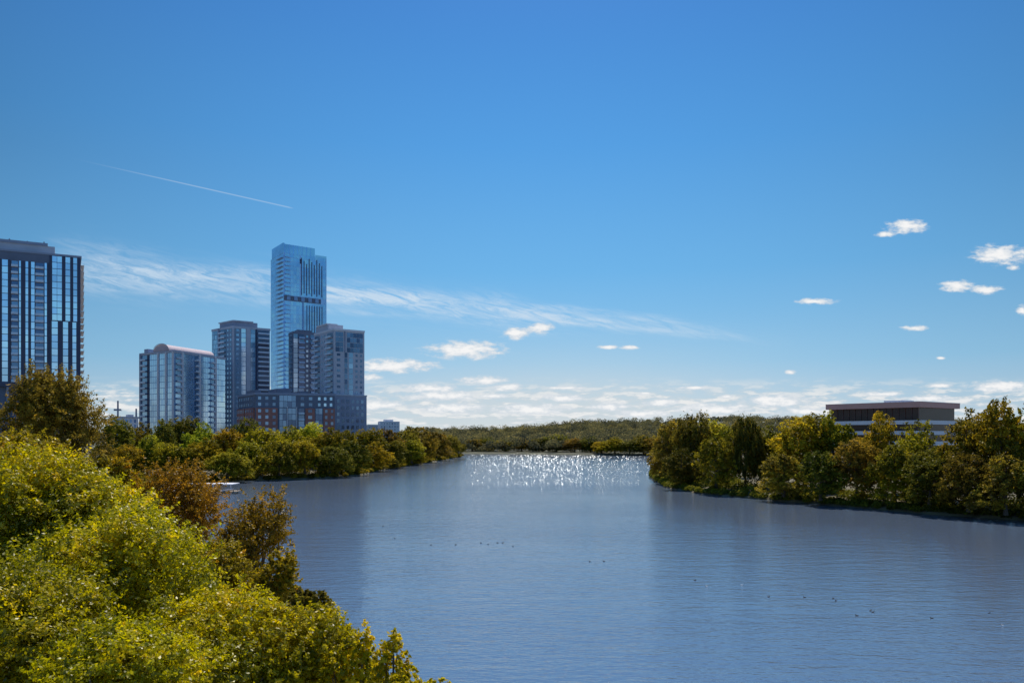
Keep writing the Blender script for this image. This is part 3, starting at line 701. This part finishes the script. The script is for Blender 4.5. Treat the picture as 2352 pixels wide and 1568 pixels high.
def noise(sx,sy,det=5,rot=0,rough=.55,off=0,dist=0):
    mp=N.new('ShaderNodeMapping'); mp.vector_type='TEXTURE'; mp.inputs['Scale'].default_value=(sx,sy,1); mp.inputs['Rotation'].default_value=(0,0,rot); mp.inputs['Location'].default_value=(off,off,0)
    L.new(XY,mp.inputs[0]); n=N.new('ShaderNodeTexNoise'); n.inputs['Scale'].default_value=1; n.inputs['Detail'].default_value=det; n.inputs['Roughness'].default_value=rough; n.inputs['Distortion'].default_value=dist
    L.new(mp.outputs[0],n.inputs['Vector']); return n.outputs['Fac']
CL=[(2082,520,42,13),(2035,537,26,5),(2296,585,58,18),(2328,615,14,4),(2198,656,34,11),(2262,665,36,8),(1875,692,40,6),(2102,753,27,5),(2349,712,12,10),(1184,765,28,12),(1241,753,27,11),(1070,803,80,17),(905,840,88,13),(852,866,22,9),(1396,797,20,4),(1443,798,19,4),(1112,874,50,9),(1162,888,32,8),(985,892,60,9),(1020,908,95,10),(1815,855,13,4),(1300,891,44,4),(1598,890,36,4),(2158,886,28,4),(2300,888,75,11),(2032,905,40,5),(1294,914,50,8),(1400,933,45,9),(1785,920,75,13),(2160,822,10,3),(1130,909,40,5),(1480,903,16,3),(1668,911,16,4),(870,930,60,10),(1520,925,40,7),(2130,915,60,6),(1040,938,80,11),(1220,940,90,12),(1640,940,90,11),(1860,945,70,8),(1480,950,60,8)]
cur=None
for cx,cy,a,b in CL:
    a*=1.08; b*=1.22
    s1=N.new('ShaderNodeVectorMath'); s1.operation='MULTIPLY_ADD'; L.new(XY,s1.inputs[0]); s1.inputs[1].default_value=(1/a,1/b,0); s1.inputs[2].default_value=(-cx/a,-cy/b,0)
    s2=N.new('ShaderNodeVectorMath'); s2.operation='LENGTH'; L.new(s1.outputs[0],s2.inputs[0])
    cur=s2.outputs['Value'] if cur is None else mth('MINIMUM',cur,s2.outputs['Value'])
nz=noise(30,12,8,0,.62)
dens=mth('ADD',mth('SUBTRACT',1.05,cur),mth('MULTIPLY',mth('SUBTRACT',nz,.5),2.6))
fade=rng_(cur,1.7,1.0,0,1)
cm=mth('MULTIPLY',rng_(dens,-.25,.6,0,.97),fade)
core=mth('MULTIPLY',rng_(dens,.2,1.0,0,1),fade)
# horizon cloud bank
nb=noise(70,15,7,0,.62,300)
bandm=mth('MULTIPLY',rng_(Y,860,925,0,1),rng_(Y,1000,965,0.3,1))
bm=mth('MULTIPLY',rng_(nb,.40,.57,0,.9),bandm)
bcore=mth('MULTIPLY',rng_(nb,.49,.60,0,.9),bandm)
# cirrus
lin=mth('SUBTRACT',Y,mth('ADD',mth('MULTIPLY',X,.1),600.0))
wd=rng_(X,150,1800,44,15,False)
nc_=noise(260,30,3,.1,.5,77)
lin=mth('ADD',lin,mth('MULTIPLY',mth('SUBTRACT',nc_,.5),75))
q=mth('DIVIDE',lin,wd); g=mth('POWER',2.718,mth('MULTIPLY',mth('MULTIPLY',q,q),-1.0))
nf_=noise(80,14,8,.25,.72,11,.8); nf2=noise(300,60,3,.1,.5,40)
cir=mth('MULTIPLY',g,mth('MULTIPLY',rng_(nf_,.3,.66,0.05,.95),rng_(nf2,.32,.6,.45,1)))
cir=mth('MULTIPLY',cir,mth('MULTIPLY',rng_(X,60,240,0,1),rng_(X,1850,1350,0,1)))
# contrail
l2=mth('ABSOLUTE',mth('SUBTRACT',Y,mth('ADD',mth('MULTIPLY',X,.2257),326.6)))
ct=mth('MULTIPLY',rng_(l2,.2,2.2,.36,0),mth('MULTIPLY',rng_(X,150,480,0,1),rng_(X,678,660,0,1)))
front=rng_(sp.outputs[1],-.05,.1,0,1)
def over(col,mask,c):
    mx=N.new('ShaderNodeMix'); mx.data_type='RGBA'
    if hasattr(mask,'links'): L.new(mask,mx.inputs[0])
    else: mx.inputs[0].default_value=mask
    L.new(col,mx.inputs[6])
    if hasattr(c,'links'): L.new(c,mx.inputs[7])
    else: mx.inputs[7].default_value=(*c,1)
    return mx.outputs[2]
cr=N.new('ShaderNodeValToRGB'); el=cr.color_ramp.elements
stops=[(0.0,(.58,.68,.73)),(.03,(.46,.62,.75)),(.09,(.27,.545,.79)),(.20,(.145,.44,.79)),(.34,(.082,.335,.745)),(.48,(.052,.24,.65)),(.75,(.05,.21,.58)),(1.0,(.05,.18,.52))]
el[0].position=stops[0][0]; el[0].color=(*stops[0][1],1); el[1].position=1; el[1].color=(*stops[-1][1],1)
for ps,c in stops[1:-1]:
    e=el.new(ps); e.color=(*c,1)
L.new(sp.outputs[2],cr.inputs[0])
side=mth('MULTIPLY',mth('POWER',mth('ABSOLUTE',mth('SUBTRACT',sp.outputs[0],.05)),2.0),-1.1)
side=mth('MAXIMUM',mth('ADD',1.03,mth('MULTIPLY',side,rng_(sp.outputs[2],0.0,.3,.35,1.0,False))),.6)
sc_=N.new('ShaderNodeVectorMath'); sc_.operation='SCALE'; L.new(cr.outputs[0],sc_.inputs[0]); L.new(mth('MULTIPLY',side,10.0),sc_.inputs['Scale'])
col=over(sky.outputs[0],.94,sc_.outputs[0])
# bright aureole round the sun, above the top of the photograph
dt=N.new('ShaderNodeVectorMath'); dt.operation='DOT_PRODUCT'; L.new(tc.outputs['Generated'],dt.inputs[0]); dt.inputs[1].default_value=tuple(sdir)
au=mth('MULTIPLY',mth('POWER',mth('MAXIMUM',dt.outputs['Value'],0.0),45.0),.9)
col=over(col,mth('MINIMUM',au,.9),(20,21,22))
# pale haze under the sun near the horizon
dx=mth('SUBTRACT',sp.outputs[0],.06)
gl=mth('MULTIPLY',mth('POWER',2.718,mth('MULTIPLY',mth('MULTIPLY',dx,dx),-14.0)),rng_(sp.outputs[2],.16,.0,0,.6))
col=over(col,mth('MULTIPLY',gl,front),(6.8,7.1,7.0))
col=over(col,mth('MULTIPLY',cir,front),(6.2,7.4,8.6))
col=over(col,mth('MULTIPLY',ct,front),(5.9,7.1,8.4))
col=over(col,mth('MULTIPLY',bm,front),(6.0,6.7,7.2))
col=over(col,mth('MULTIPLY',bcore,front),(8.4,8.5,8.5))
col=over(col,mth('MULTIPLY',cm,front),(6.6,7.2,7.8))
col=over(col,mth('MULTIPLY',core,front),(9.2,9.2,9.2))
L.new(col,bg.inputs[0]); L.new(bg.outputs[0],out.inputs[0])
# sun
sl=bpy.data.lights.new('sun','SUN'); sl.energy=5.0; sl.angle=math.radians(.5); sl.color=(1,.93,.80)
so=bpy.data.objects.new('sun',sl); C.objects.link(so); so.rotation_euler=sdir.to_track_quat('Z','Y').to_euler()
# camera
cam=bpy.data.cameras.new('camera'); cam.lens=28.0; cam.sensor_width=36; cam.shift_y=216/2352; cam.clip_end=20000; cam.clip_start=.5
co=bpy.data.objects.new('camera',cam); C.objects.link(co); co.location=(0,0,H); co.rotation_euler=(math.pi/2,0,0)
sc=bpy.context.scene; sc.camera=co
sc.view_settings.view_transform='Standard'; sc.view_settings.look='None'; sc.view_settings.exposure=0
